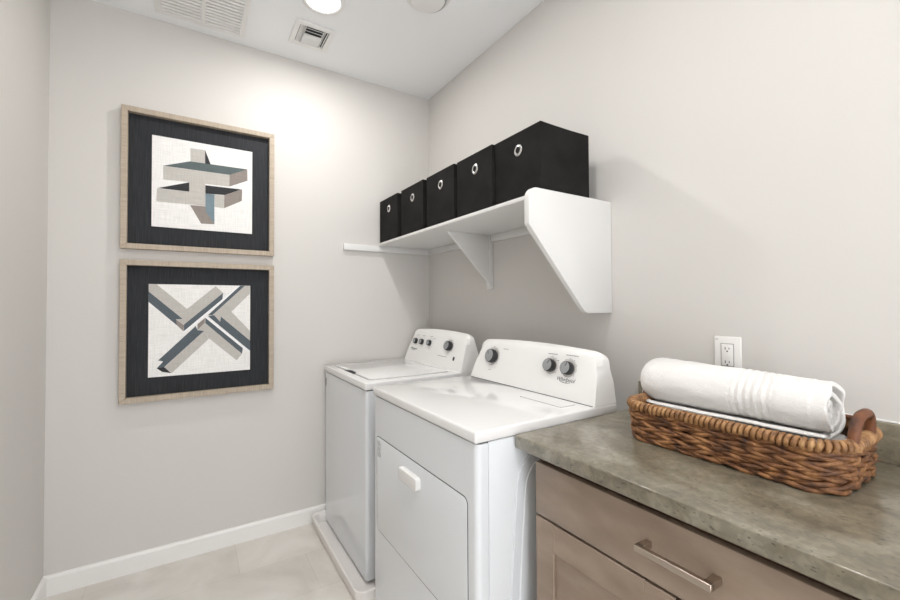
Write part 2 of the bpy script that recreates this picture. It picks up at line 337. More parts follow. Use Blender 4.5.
ART2 = [('slate', [(0.0, 0.92), (0.312, 0.619), (0.251, 0.615), (0.258, 0.551), (0.001, 0.808)]), ('lt', [(0.0, 0.998), (0.07, 0.999), (0.353, 0.729), (0.312, 0.619), (0.0, 0.92)]), ('lt', [(0.353, 0.729), (0.635, 0.989), (0.711, 0.911), (0.324, 0.555), (0.251, 0.613), (0.312, 0.619)]), ('slate', [(0.324, 0.555), (0.711, 0.911), (0.704, 0.838), (0.324, 0.483)]), ('tan', [(0.251, 0.613), (0.324, 0.551), (0.321, 0.481), (0.258, 0.551)]), ('wh', [(0.321, 0.468), (0.324, 0.483), (0.807, 0.936), (0.871, 0.998), (0.896, 0.998), (0.549, 0.662), (0.421, 0.538)]), ('slate', [(0.89, 0.998), (0.941, 0.999), (0.637, 0.654), (0.558, 0.656)]), ('lt', [(0.941, 0.999), (1.0, 1.0), (0.995, 0.906), (0.799, 0.692), (0.999, 0.459), (1.0, 0.344), (0.69, 0.637), (0.682, 0.573), (0.601, 0.655)]), ('slate', [(0.69, 0.637), (1.0, 0.344), (0.999, 0.225), (0.558, 0.646), (0.619, 0.655), (0.682, 0.577)]), ('slate', [(0.52, 0.479), (0.144, 0.1), (0.077, 0.092), (0.135, 0.163), (0.088, 0.176), (0.438, 0.537), (0.455, 0.491)]), ('lt', [(0.52, 0.479), (0.568, 0.387), (0.216, 0.032), (0.144, 0.096)]), ('dk', [(0.077, 0.092), (0.144, 0.1), (0.211, 0.029), (0.128, 0.05)]), ('wh', [(0.532, 0.647), (0.999, 0.225), (0.98, 0.2), (0.532, 0.621)]), ('lt', [(0.455, 0.495), (0.532, 0.577), (0.913, 0.194), (0.858, 0.12), (0.568, 0.393), (0.52, 0.479)]), ('slate', [(0.532, 0.627), (0.922, 0.259), (0.913, 0.194), (0.532, 0.568)]), ('tan', [(0.455, 0.556), (0.528, 0.625), (0.528, 0.574), (0.455, 0.491)])]
def picture(z0, z1, shapes, label, pr):
    x0, x1, dep, fw = -1.7176, -1.0281, 0.038, 0.026
    t = thing('framed_picture', ((x0+x1)/2, 0, z0), label, 'picture', 'framed pictures on the back wall')
    bm = new(); yb, yf = -0.003, -dep
    for a, b, side in ((z1-fw, z1, 'top'), (z0, z0+fw, 'bottom')):
        o, i = (b, a) if side == 'top' else (a, b)
        pts = [(x0, o), (x1, o), (x1-fw, i), (x0+fw, i)]; prism(bm, pts, 'y', yf, yb, 0.0015, 1, mi=1)
    for o, i in ((x0, x0+fw), (x1, x1-fw)):
        prism(bm, [(o, z0), (o, z1), (i, z1-fw), (i, z0+fw)], 'y', yf, yb, 0.0015, 1, mi=0)
    obj('frame', bm, [FRAMEW, FRAMEW2], t, ang=20)
    bm = new(); box(bm, x0+fw-0.002, x1-fw+0.002, -0.010, -0.003, z0+fw-0.002, z1-fw+0.002); obj('mat_board', bm, MATB, t, smooth=False)
    px0, px1, pz0, pz1 = pr
    bm = new(); box(bm, px0, px1, -0.013, -0.0095, pz0, pz1)
    names = ['base'] + sorted({k for k, _ in shapes})
    for n, (k, ps) in enumerate(shapes):
        y = -0.0131-0.00004*(n+1); vs = [bm.verts.new((px0+min(max(u, 0), 1)*(px1-px0), y, pz0+min(max(v, 0), 1)*(pz1-pz0))) for u, v in ps]
        f = bm.faces.new(vs); f.material_index = names.index(k); f.normal_update()
        if f.normal.y > 0: f.normal_flip()
    obj('print', bm, [ART[k] for k in names], t, smooth=False)
picture(1.5742, 2.2708, ART1, 'upper framed print of crossing blocks in a pale oak frame', (-1.597, -1.140, 1.694, 2.155))
picture(0.8240, 1.5196, ART2, 'lower framed print of diagonal crossed beams in a pale oak frame', (-1.606, -1.148, 0.939, 1.404))

# ------------------------------------------------------------------ wall shelf
SZ0, SZ1 = 1.680, 1.697
t = thing('wall_shelf', (-0.19, -0.745, SZ0), 'long white painted wall shelf with angled end panel above the appliances', 'shelf')
bm = new(); box(bm, -0.387, -0.001, -1.4726, -0.001, SZ0, SZ1, 0.004, 3, sel=lambda a, b: a.x < -0.38 and b.x < -0.38); obj('shelf_board', bm, SHELFP, t)
bm = new(); rc = 0.040; pts = [(-0.001, 1.704)]
for k in range(9):
    a = PI/2 + (PI/2)*k/8; pts.append((-0.445+rc+rc*math.cos(a), 1.704-rc+rc*math.sin(a)))
pts += [(-0.445, 1.573), (-0.165, 1.268), (-0.144, 1.259), (-0.001, 1.259)]
prism(bm, pts, 'y', -1.497, -1.473, 0.003, 2); obj('end_panel', bm, SHELFP, t, ang=30)
bm = new(); box(bm, -0.619, -0.001, -0.019, -0.001, 1.641, 1.6805, 0.002); obj('cleat', bm, SHELFP, t)
bm = new(); box(bm, -0.019, -0.001, -1.4725, -0.0195, 1.641, 1.6798, 0.002); obj('cleat', bm, SHELFP, t)
bm = new(); prism(bm, [(-0.285, 1.6797), (-0.0195, 1.6797), (-0.0195, 1.415), (-0.028, 1.415), (-0.285, 1.672)], 'y', -0.724, -0.708, 0.002, 2)
br = obj('bracket', bm, SHELFP, t)
bm = new(); box(bm, -0.0235, -0.019, -0.735, -0.697, 1.40, 1.6797, 0.001); box(bm, -0.0195, -0.001, -0.735, -0.697, 1.38, 1.6405, 0.001); obj('wall_plate', bm, SHELFP, br)

# ------------------------------------------------------------------ fabric bins
BW, BD, BH = 0.2665, 0.262, 0.265
t0 = thing('storage_bin', (-0.353, -1.1965, SZ1), 'black fabric storage bin at the shelf end beside the angled panel', 'storage bin', 'black bins on the wall shelf')
X0, Y0, Z0 = -0.353, -1.1965, SZ1
bm = new(); t = bmesh.new()
def wallgrid(P, U_, V_, n, k, amp, seed):
    vs = []
    nrm = U_.cross(V_).normalized()
    for i in range(n+1):
        row = []
        for j in range(k+1):
            u, v = i/n, j/k; e = min(u, 1-u, v, 1-v)*8; e = min(e, 1)
            p = P+U_*u+V_*v; p = p+nrm*amp*e*noise.noise(Vector((u*2.3+seed, v*2.9, seed*1.7)))
            row.append(t.verts.new(p))
        vs.append(row)
    for i in range(n):
        for j in range(k): t.faces.new((vs[i][j], vs[i+1][j], vs[i+1][j+1], vs[i][j+1]))
P = Vector((X0, Y0, Z0)); ex, ey, ez = Vector((BD, 0, 0)), Vector((0, -BW, 0)), Vector((0, 0, BH))
wallgrid(P, ey, ez, 12, 12, 0.0016, 1.0)                       # front
wallgrid(P+ey, ex, ez, 12, 12, 0.003, 2.0)                     # near side
wallgrid(P+ey+ex, -ey, ez, 12, 12, 0.003, 3.0)
wallgrid(P+ex, -ex, ez, 12, 12, 0.003, 4.0)
bmesh.ops.remove_doubles(t, verts=t.verts, dist=1e-5)
bmesh.ops.recalc_face_normals(t, faces=t.faces)
merge(bm, t)
box(bm, X0+0.003, X0+BD-0.003, Y0-BW+0.003, Y0-0.003, Z0, Z0+0.004)
# inner walls and rolled top edge
i_ = 0.005
for a in ((X0+i_, X0+i_+0.001, Y0-BW+i_, Y0-i_), (X0+BD-i_-0.001, X0+BD-i_, Y0-BW+i_, Y0-i_), (X0+i_, X0+BD-i_, Y0-i_-0.001, Y0-i_), (X0+i_, X0+BD-i_, Y0-BW+i_, Y0-BW+i_+0.001)):
    box(bm, *a, Z0+0.004, Z0+BH-0.001)
e_ = 0.0022
tube(bm, [(X0+e_, Y0-e_, Z0+BH), (X0+e_, Y0-BW+e_, Z0+BH), (X0+BD-e_, Y0-BW+e_, Z0+BH), (X0+BD-e_, Y0-e_, Z0+BH)], 0.0032, 6, True)
obj('fabric_body', bm, FABRIC, t0)
MG = Matrix.Translation((X0-0.001, Y0-0.146, Z0+0.196)) @ Matrix.Rotation(-PI/2, 4, 'Y')
bm = new(); lathe(bm, [(0.0125, 0.0), (0.0125, 0.0025), (0.015, 0.0042), (0.019, 0.0036), (0.0225, 0.0008), (0.0225, -0.001)], MG, 32); g = obj('grommet', bm, CHROME, t0)
bm = new(); lathe(bm, [(0.0, 0.0006), (0.0126, 0.0006), (0.0126, -0.001)], MG, 24); obj('finger_hole', bm, FABRICIN, g)
bins = [(-0.366, -0.927, 'black fabric storage bin next to the one at the shelf end'),
        (-0.374, -0.644, 'middle one of the five black fabric storage bins'),
        (-0.381, -0.350, 'black fabric storage bin between the middle bin and the back wall bin'),
        (-0.385, -0.035, 'black fabric storage bin farthest back against the picture wall')]
for x, y, l in bins:
    c = copy_tree(t0, (x, y, SZ1)); c['label'] = l

# ------------------------------------------------------------------ laundry machines
def text_mesh(s, size, shear=0.0, ext=0.0004):
    cu = bpy.data.curves.new('txt', 'FONT'); cu.body = s; cu.size = size; cu.shear = shear; cu.extrude = ext; cu.align_x = 'CENTER'; cu.align_y = 'CENTER'; cu.resolution_u = 3
    o = bpy.data.objects.new('txt', cu); C.objects.link(o); bpy.context.view_layer.update()
    dg = bpy.context.evaluated_depsgraph_get(); me = bpy.data.meshes.new_from_object(o.evaluated_get(dg))
    b = bmesh.new(); b.from_mesh(me); bpy.data.objects.remove(o); bpy.data.curves.remove(cu); bpy.data.meshes.remove(me); return b
KS = 0.306
def face_M(xf, zf, y, z, lift=0.0):
    """frame on the tilted console face: local x = along -y (reading direction), local y = up the face, local z = outward"""
    n = Vector((-1, 0, KS)).normalized(); up = Vector((KS, 0, 1)).normalized(); rt = up.cross(n)
    Mx = Matrix((rt, up, n)).transposed().to_4x4(); Mx.translation = Vector((xf+KS*(z-zf), y, z))+n*lift; return Mx
def console(t, xf, zf, ya, yb, ztop, xback):
    """ya > yb: far and near ends"""
    hgt = ztop-zf; prof = [(xf, zf)]
    for k in range(1, 9): q = k/8; prof.append((xf+KS*hgt*0.90*q, zf+hgt*0.90*q))
    xt, zt = prof[-1]; ctrl = [(xt+0.008, zt+0.012), (xt+0.022, ztop), (xt+0.040, ztop-0.008), (xback-0.022, zf+hgt*0.72), (xback-0.008, zf+hgt*0.42), (xback, zf)]
    prof += ctrl
    N = 40; bm = bmesh.new(); rows = []
    us = [0, 0.006, 0.014, 0.026, 0.04, 0.06, 0.085] + [0.085+0.83*k/24 for k in range(1, 24)] + [0.915, 0.94, 0.96, 0.974, 0.986, 0.994, 1.0]
    for u in us:
        row = []
        e = min(u, 1-u)*(ya-yb)
        crown = 0.014*(2*u-1)**2
        for k_, (x, z) in enumerate(prof):
            q = (z-zf)/hgt
            zz = zf + (z-zf) - crown*q*q
            # rounded top corner of the ends
            r = 0.045
            if e < r: zz = zf+(zz-zf)*(1-(1-math.sqrt(max(0, 1-(1-e/r)**2)))*(0.24 if k_ < 10 else 0.16)*q**2)
            s = 0.030*q + 0.004*q**4
            if k_ > 8: s *= 0.35
            y = ya+(yb-ya)*u; y = y + (-s if u < 0.5 else s)*abs(2*u-1)
            row.append(bm.verts.new((x, y, zz)))
        rows.append(row)
    for a, b in zip(rows, rows[1:]):
        for k in range(len(prof)-1): bm.faces.new((a[k], a[k+1], b[k+1], b[k]))
    bm.faces.new(rows[0]); bm.faces.new(rows[-1][::-1])
    bm.faces.new([r[0] for r in rows]+[r[-1] for r in rows[::-1]])
    bmesh.ops.recalc_face_normals(bm, faces=bm.faces)
    return obj('control_console', bm, PLASTIC, t, ang=38)
def knob(t, con, xf, zf, y, z, r, dep, rot):
    M = face_M(xf, zf, y, z)
    bm = new(); lathe(bm, [(r*1.32, 0.0), (r*1.32, 0.0012), (r*1.16, 0.0026), (0, 0.0026)], M, 40); obj('dial_ring', bm, CHROME if r > 0.025 else PLASTIC, t)
    bm = new(); lathe(bm, [(r*1.02, 0.002), (r*1.0, dep*0.4), (r*0.97, dep*0.9), (r*0.9, dep), (r*0.86, dep)], M, 40, mi=1)
    lathe(bm, [(r*0.9, dep*0.99), (r*0.88, dep*1.03), (r*0.7, dep*1.06), (0, dep*1.07)], M, 40, mi=0)
    kn = obj('knob', bm, [KNOBG, DARKP], t)
    bm = new(); tt = bmesh.new(); box(tt, -0.0011, 0.0011, r*0.25, r*0.82, dep*1.03, dep*1.10)
    bmesh.ops.transform(tt, matrix=M @ Matrix.Rotation(rot, 4, 'Z'), verts=tt.verts); merge(bm, tt); obj('pointer', bm, DARKP, kn)
    bm = new()
    for k in range(9):
        a = math.radians(-130+k*32.5); tt = bmesh.new(); box(tt, -0.0006, 0.0006, r*1.42, r*1.42+0.004, 0, 0.0004)
        bmesh.ops.transform(tt, matrix=M @ Matrix.Rotation(a, 4, 'Z'), verts=tt.verts); merge(bm, tt)
    tt = bmesh.new(); tube(tt, [(r*1.44*math.sin(a), r*1.44*math.cos(a), 0.0001) for a in [math.radians(-132+q*11) for q in range(25)]], 0.00035, 4)
    bmesh.ops.transform(tt, matrix=M, verts=tt.verts); merge(bm, tt)
    obj('dial_marks', bm, INK, con)
def dash(con, xf, zf, y, z, wd, h=0.0022):
    bm = new(); tt = bmesh.new(); n = max(2, int(wd/0.005))
    for k in range(n):
        a = -wd/2+wd*k/n; box(tt, a, a+wd/n*0.72, -h/2, h/2, 0, 0.0004)
    bmesh.ops.transform(tt, matrix=face_M(xf, zf, y, z), verts=tt.verts); merge(bm, tt); obj('printed_legend', bm, INK, con)
def logo(con, xf, zf, y, z, size):
    b = text_mesh('Whirlpool', size, 0.35); n = size*1.15
    arc = [(n*1.25*math.cos(a)+0.1*n, n*0.36*math.sin(a)-0.12*n, 0.0002) for a in [math.radians(q) for q in range(150, 320, 8)]]
    tube(b, arc, lambda i: 0.0006+0.0005*math.sin(PI*i/21), 6)
    bmesh.ops.transform(b, matrix=face_M(xf, zf, y, z), verts=b.verts); obj('logo', b, INK, con)

# --- drain pan
t = thing('drain_pan', (-0.43, -0.43, 0), 'white plastic drain pan on the floor under the washer', 'drain pan')
bm = new(); o1, i1 = rrect(-0.822, -0.03, -0.832, -0.020, 0.045, 8), rrect(-0.805, -0.047, -0.815, -0.037, 0.032, 8)
def ring(z, o): return [bm.verts.new((x, y, z)) for x, y in o]
def off(o, k):
    cx, cy = -0.426, -0.435; return [(x+(k if x < cx else -k), y+(k if y < cy else -k)) for x, y in o]
L = [ring(0.0, off(o1, 0.008)), ring(0.050, off(o1, 0.003)), ring(0.052, o1), ring(0.058, o1), ring(0.060, off(o1, 0.002)), ring(0.060, off(o1, 0.010)), ring(0.057, off(o1, 0.013)), ring(0.006, off(o1, 0.020))]
for a, b in zip(L, L[1:]):
    for k in range(len(a)): bm.faces.new((a[k], a[(k+1) % len(a)], b[(k+1) % len(a)], b[k]))
bm.faces.new(L[0][::-1]); bm.faces.new(L[-1]); bmesh.ops.recalc_face_normals(bm, faces=bm.faces)
bpy.data.objects.remove(t)
tag(obj('drain_pan', bm, PANP, loc=(-0.43, -0.43, 0)), 'white plastic drain pan on the floor under the washer', 'drain pan')

def corner_panel(x_front, x_back, ya, yb, z0, z1, r):
    """cabinet outline seen from above with rounded front corners"""
    o = []
    for cx, cy, a in ((x_front+r, ya-r, 90), (x_front+r, yb+r, 180)):
        for k in range(7):
            q = math.radians(a+90*k/6); o.append((cx+r*math.cos(q), cy+r*math.sin(q)))
    return [(x_back, ya)] + o + [(x_back, yb)]
# --- washer
wt = thing('washing_machine', (-0.42, -0.37, 0.006), 'white top loading washing machine standing in a drain pan by the picture wall', 'washing machine')
bm = new(); prism(bm, corner_panel(-0.738, -0.10, -0.026, -0.716, 0, 0, 0.016), 'z', 0.022, 0.893); obj('cabinet', bm, ENAMEL, wt, ang=35)
bm = new(); box(bm, -0.730, -0.11, -0.712, -0.030, 0.8925, 0.8975); obj('seam', bm, SEAM, wt)
bm = new(); box(bm, -0.744, -0.09, -0.72, -0.022, 0.897, 0.933, 0.007, 3); obj('top_deck', bm, ENAMELTOP, wt)
bm = new(); prism(bm, rrect(-0.700, -0.245, -0.665, -0.085, 0.03), 'z', 0.9328, 0.9335); ls = obj('lid_seam', bm, SEAM, wt)
bm = new(); pts = rrect(-0.698, -0.247, -0.663, -0.087, 0.029, 8)
q = [p for p in pts if not (p[0] < -0.69 and -0.5 < p[1] < -0.25)]
# notch for the finger pull on the front edge
i0 = max(i for i, p in enumerate(pts) if p[0] < -0.69 and p[1] > -0.3)
notch = [(-0.698, -0.285), (-0.690, -0.300), (-0.676, -0.320), (-0.676, -0.420), (-0.690, -0.440), (-0.698, -0.455)]
pts = pts[:i0+1]+notch+pts[i0+1:]
prism(bm, pts, 'z', 0.9330, 0.9385, 0.0015, 2); lid = obj('lid', bm, ENAMELTOP, wt)
bm = new(); prism(bm, [(-0.7045, -0.290), (-0.7045, -0.450), (-0.692, -0.437), (-0.678, -0.42), (-0.678, -0.32), (-0.692, -0.303)], 'z', 0.9331, 0.9342); obj('finger_pull', bm, SEAM, lid)
con = console(wt, -0.21, 0.933, -0.036, -0.719, 1.142, -0.082)
for y in (-0.140, -0.222, -0.320): knob(wt, con, -0.21, 0.933, y, 1.056, 0.0185, 0.022, 0.3)
knob(wt, con, -0.21, 0.933, -0.545, 1.056, 0.028, 0.026, -0.4)
for y in (-0.140, -0.222, -0.320): dash(con, -0.21, 0.933, y, 1.095, 0.035)
dash(con, -0.21, 0.933, -0.49, 0.995, 0.10); dash(con, -0.21, 0.933, -0.36, 1.085, 0.03)
logo(con, -0.21, 0.933, -0.125, 1.008, 0.020)
bm = new(); lathe(bm, [(0.008, 0), (0.008, 0.002), (0.006, 0.003), (0, 0.003)], face_M(-0.21, 0.933, -0.617, 0.993) @ Matrix.Diagonal((1, 1.5, 1, 1)), 20); obj('indicator', bm, DARKP, con)
for x in (-0.64, -0.14):
    for y in (-0.09, -0.60):
        bm = new(); lathe(bm, [(0, 0.006), (0.022, 0.006), (0.022, 0.012), (0.010, 0.014), (0.010, 0.022), (0, 0.022)], Matrix.Translation((x, y, 0)), 20); obj('foot', bm, DARKP, wt)
bm = new(); box(bm, -0.7392, -0.7378, -0.062, -0.044, 0.815, 0.862); obj('rating_sticker', bm, GREYP, wt)['label'] = 'small grey sticker at the top left corner'

# --- dryer
dt = thing('clothes_dryer', (-0.44, -1.23, 0), 'white clothes dryer with a front handle between washer and counter', 'clothes dryer')
yA, yB = -0.848, -1.611
bm = new(); prism(bm, corner_panel(-0.752, -0.712, yA+0.001, yB+0.002, 0, 0, 0.018), 'z', 0.03, 0.903); obj('front_panel', bm, ENAMEL, dt, ang=35)
bm = new(); box(bm, -0.7125, -0.7095, yB+0.005, yA-0.005, 0.03, 0.905); obj('seam', bm, SEAM, dt)
bm = new(); box(bm, -0.7100, -0.15, yB+0.0025, yA-0.0025, 0.03, 0.905, 0.002)
# stamped arch in the side panel
side = obj('side_panel', bm, ENAMEL, dt)
for k, (xa, za, sc) in enumerate(((-0.655, 0.846, 0.0035), (-0.625, 0.830, 0.0035))):
    bm = new(); pts = []
    zt = za; xl = xa
    for q in range(0, 25): z = 0.08+(zt-0.10-0.08)*q/24; pts.append((xl+0.045*(q/24)**1.2, z))
    r = 0.085; cx = xl+0.045+r
    for q in range(1, 13): a = PI-(PI/2)*q/12; pts.append((cx+r*math.cos(a), zt-0.10+0.10*math.sin(a)))
    pts += [(-0.20, zt), (-0.17, zt-0.05), (-0.17, 0.08)]
    prism(bm, pts, 'y', yB-0.0004-0.0034*(k+1)+0.0016, yB+0.004, 0.0025, 3); obj('pressed_relief', bm, ENAMEL, side, ang=15)
bm = new(); box(bm, -0.742, -0.15, yB+0.008, yA-0.008, 0.9025, 0.9075); obj('seam', bm, SEAM, dt)
bm = new(); box(bm, -0.757, -0.134, yB, yA, 0.9065, 0.9405, 0.007, 3); obj('top_deck', bm, ENAMELTOP, dt)
bm = new(); prism(bm, rrect(-0.352, -0.277, -1.548, -1.337, 0.006), 'z', 0.9404, 0.9410); s = obj('seam', bm, SEAM, dt)
bm = new(); prism(bm, rrect(-0.3508, -0.2782, -1.5468, -1.3382, 0.005), 'z', 0.9405, 0.9416); obj('lint_screen_cover', bm, ENAMELTOP, dt)
# door
DY0, DY1, DZ0, DZ1 = -1.562, -0.882, 0.352, 0.738
bm = new(); prism(bm, rrect(DY0-0.003, DY1+0.003, DZ0-0.0045, DZ1+0.003, 0.022), 'x', -0.7526, -0.7515); obj('seam', bm, SEAM, dt)
bm = new(); prism(bm, rrect(DY0, DY1, DZ0, DZ1, 0.020, 6), 'x', -0.7550, -0.7520, 0.001, 2); door = obj('door', bm, ENAMEL, dt, ang=35)
bm = new()
prism(bm, rrect(-1.282, -1.143, 0.654, 0.698, 0.010, 5), 'x', -0.774, -0.7545, 0.004, 3)
hd = obj('handle', bm, PLASTIC, door); hd['label'] = 'raised white plastic handle'
bm = new()
for y, z, a, b in ((-0.912, 0.714, 0.007, 0.010), (-0.912, 0.690, 0.006, 0.009), (-0.914, 0.668, 0.009, 0.009)):
    tube(bm, [(-0.7552, y+a*math.cos(q), z+b*math.sin(q)) for q in [2*PI*k/16 for k in range(16)]], 0.0010, 5, True)
obj('symbols', bm, GREYP, door)
bm = new(); tt = [(-0.7552, -0.898-0.002*math.sin(k), 0.655+k*0.006) for k in range(12)]; tube(bm, tt, 0.0007, 5); tube(bm, [(p[0], p[1]-0.028, p[2]) for p in tt], 0.0007, 5); obj('symbols', bm, GREYP, door)
bm = new(); box(bm, -0.2542, -0.2500, yB+0.012, yA-0.024, 0.9402, 0.9420); obj('seam', bm, SEAM, dt)
con = console(dt, -0.252, 0.9405, yA-0.018, yB+0.002, 1.134, -0.137)
xf, zf = -0.252, 0.9405
knob(dt, con, xf, zf, -1.003, 1.050, 0.032, 0.026, 0.5)
knob(dt, con, xf, zf, -1.373, 1.052, 0.0255, 0.024, -0.5); knob(dt, con, xf, zf, -1.463, 1.052, 0.0255, 0.024, -0.5)
dash(con, xf, zf, -1.372, 1.097, 0.05); dash(con, xf, zf, -1.470, 1.100, 0.06); dash(con, xf, zf, -1.085, 1.090, 0.035); dash(con, xf, zf, -1.402, 1.075, 0.018); dash(con, xf, zf, -1.00, 0.990, 0.022)
logo(con, xf, zf, -1.457, 1.010, 0.021)
for x in (-0.70, -0.20):
    for y in (yA-0.05, yB+0.05):
        bm = new(); lathe(bm, [(0, 0.0), (0.02, 0.0), (0.02, 0.01), (0.01, 0.014), (0.01, 0.031), (0, 0.031)], Matrix.Translation((x, y, 0)), 20); obj('foot', bm, DARKP, dt)

# ------------------------------------------------------------------ base cabinet
KY0, KY1 = -2.475, -1.674
kt = thing('base_cabinet', (-0.29, (KY0+KY1)/2, 0), 'taupe wooden base cabinet under the stone coloured countertop', 'cabinet')
bm = new(); box(bm, -0.575, -0.003, KY0, KY1, 0.10, 0.8735); box(bm, -0.50, -0.003, KY0, KY1, 0.0, 0.10); obj('cabinet_box', bm, WOODD, kt, smooth=False)
bm = new(); box(bm, -0.575, -0.003, KY1-0.002, KY1+0.0005, 0.10, 0.8735); obj('side_panel', bm, WOOD, kt, smooth=False)
bm = new(); box(bm, -0.595, -0.5755, KY0+0.002, KY1-0.002, 0.706, 0.850, 0.002, 2); dr = obj('drawer', bm, WOOD, kt)
# bar pull
bm = new(); hz = 0.784
def bar_pull(bm, ya, yb, z):
    box(bm, -0.636, -0.624, yb, ya, z-0.007, z+0.007, 0.001, 1)
    for y0, y1 in ((ya-0.016, ya), (yb, yb+0.016)):
        box(bm, -0.630, -0.5955, y0, y1, z-0.007, z+0.007, 0.001, 1)
        prism(bm, [(-0.626, y0-0.006 if y0 == yb else y0-0.012), (-0.626, y1)], 'z', z, z) if False else None
bar_pull(bm, -2.010, -2.162, hz); obj('handle', bm, NICKEL, dr)['label'] = 'square brushed nickel bar pull'
DM = (KY0+KY1)/2
for a, b in ((KY0+0.002, DM-0.0015), (DM+0.0015, KY1-0.002)):
    bm = new(); z0, z1, sw = 0.108, 0.699, 0.066
    box(bm, -0.595, -0.5755, a, a+sw, z0, z1, 0.0015, 1); box(bm, -0.595, -0.5755, b-sw, b, z0, z1, 0.0015, 1)
    box(bm, -0.595, -0.5755, a+sw, b-sw, z1-0.076, z1, 0.0015, 1); box(bm, -0.595, -0.5755, a+sw, b-sw, z0, z0+0.076, 0.0015, 1)
    dd = obj('door', bm, WOOD, kt)
    bm = new(); box(bm, -0.588, -0.5765, a+sw-0.002, b-sw+0.002, z0+0.07, z1-0.07); obj('recessed_panel', bm, WOOD, dd, smooth=False)
    yh = a+0.03 if b > DM+0.01 else b-0.03
# ------------------------------------------------------------------ countertop
CY0, CY1 = -2.50, -1.6140
ct = thing('countertop', (-0.31, (CY0+CY1)/2, 0.874), 'mottled grey brown laminate countertop on the cabinet', 'countertop')
bm = new(); prism(bm, [(-0.002, CY1), (-0.610, CY1), (-0.617, CY1-0.003), (-0.6195, CY1-0.009), (-0.6195, CY0), (-0.002, CY0)], 'z', 0.8742, 0.912)
es = [e for e in bm.edges if all(v.co.x < -0.60 for v in e.verts) and abs(e.verts[0].co.z-e.verts[1].co.z) < 1e-4]
bmesh.ops.bevel(bm, geom=es, offset=0.004, segments=4, profile=0.5, affect='EDGES')
obj('worktop', bm, COUNTER, ct, ang=50)
bm = new(); box(bm, -0.021, -0.002, CY0, CY1-0.004, 0.9122, 1.009, 0.003, 2); obj('backsplash', bm, COUNTER, ct)
bm = new(); box(bm, -0.006, -0.0005, CY0, CY1-0.004, 1.0085, 1.0125, 0.001, 1); obj('splash_top_line', bm, PLASTIC, ct)  # thin white line along the top of the backsplash

# ------------------------------------------------------------------ outlet
t = thing('wall_outlet', (0, -1.9145, 1.077), 'white electrical outlet plate on the right wall behind the towel', 'outlet')
bm = new(); box(bm, -0.006, -0.0003, -1.953, -1.876, 1.077, 1.192, 0.003, 3); obj('wall_plate', bm, OUTLETP, t)
bm = new(); box(bm, -0.0085, -0.005, -1.931, -1.898, 1.101, 1.168, 0.0015, 2); rcp = obj('receptacle', bm, OUTLETP, t)
bm = new()
box(bm, -0.0064, -0.0059, -1.9335, -1.8955, 1.0985, 1.1705); obj('gap', bm, mat('gap_grey', srgb(165, 163, 160), 0.6), t)
for z in (1.155, 1.113):
    for ys, hh in ((-1.9095, 0.004), (-1.9205, 0.003)):
        bm = new(); box(bm, -0.0089, -0.0084, ys-0.001, ys+0.001, z-hh, z+hh); obj('slot', bm, DARKP, rcp)
    bm = new(); lathe(bm, [(0, 0), (0.0024, 0), (0.0024, 0.0005), (0, 0.0005)], Matrix.Translation((-0.0084, -1.915, z-0.009)) @ Matrix.Rotation(-PI/2, 4, 'Y'), 12); obj('ground_hole', bm, DARKP, rcp)
bm = new(); box(bm, -0.0095, -0.0084, -1.927, -1.903, 1.1285, 1.1335, 0.0004, 1); box(bm, -0.0095, -0.0084, -1.927, -1.903, 1.1360, 1.1400, 0.0004, 1); obj('test_button', bm, OUTLETP, rcp)
bm = new(); box(bm, -0.0066, -0.0058, -1.8885, -1.8805, 1.1815, 1.1830); obj('printed_mark', bm, INK, t)

# ------------------------------------------------------------------ basket
bt_loc = (-0.23, -2.015, 0.912)
bt = thing('wicker_basket', bt_loc, 'rectangular woven wicker basket holding towels on the countertop', 'basket')
BX0, BX1, BY0, BY1 = -0.364, -0.100, -2.270, -1.795
def bpath(grow, r=0.07, n=160):
    """points evenly along a rounded rectangle"""
    o = rrect(BX0-grow, BX1+grow, BY0-grow, BY1+grow, r+grow, 10); o = [Vector((x, y, 0)) for x, y in o]
    seg = [(o[(i+1) % len(o)]-o[i]).length for i in range(len(o))]; tot = sum(seg); res = []; i = 0; acc = 0
    for k in range(n):
        s = tot*k/n
        while acc+seg[i] < s: acc += seg[i]; i += 1
        f = (s-acc)/seg[i]; res.append(o[i].lerp(o[(i+1) % len(o)], f))
    return res, tot
rows = 8; zb, zt = 0.918, 0.995
bm = new(); N = 300
def strand(bm, grow, z, ph, amp, rad, turns, jit):
    P, tot = bpath(grow, n=N); pts = []
    for i in range(N):
        a = P[(i-1) % N]; b = P[(i+1) % N]; d = (b-a).normalized(); nr = Vector((d.y, -d.x, 0))
        q = ph+2*PI*turns*i/N
        jz = jit*noise.noise(Vector((i*0.045, z*40, ph)))*0.004
        pts.append(P[i]+nr*(amp*math.cos(q))+Vector((0, 0, z+jz+amp*0.85*math.sin(q))))
    rr = [rad*(1+0.28*noise.noise(Vector((i*0.16, z*31, ph*2)))) for i in range(N)]
    tube(bm, pts, lambda i: rr[i], 7, True)
for k in range(rows):
    f = k/(rows-1); z = zb+0.003+(zt-zb)*f; grow = -0.005+0.007*f
    turns = 11+(k*5) % 3; s = 1 if k % 2 else -1
    for ph in (0.0, PI): strand(bm, grow, z, ph+k*1.3, 0.0046, 0.0056, turns*s, 1.3)
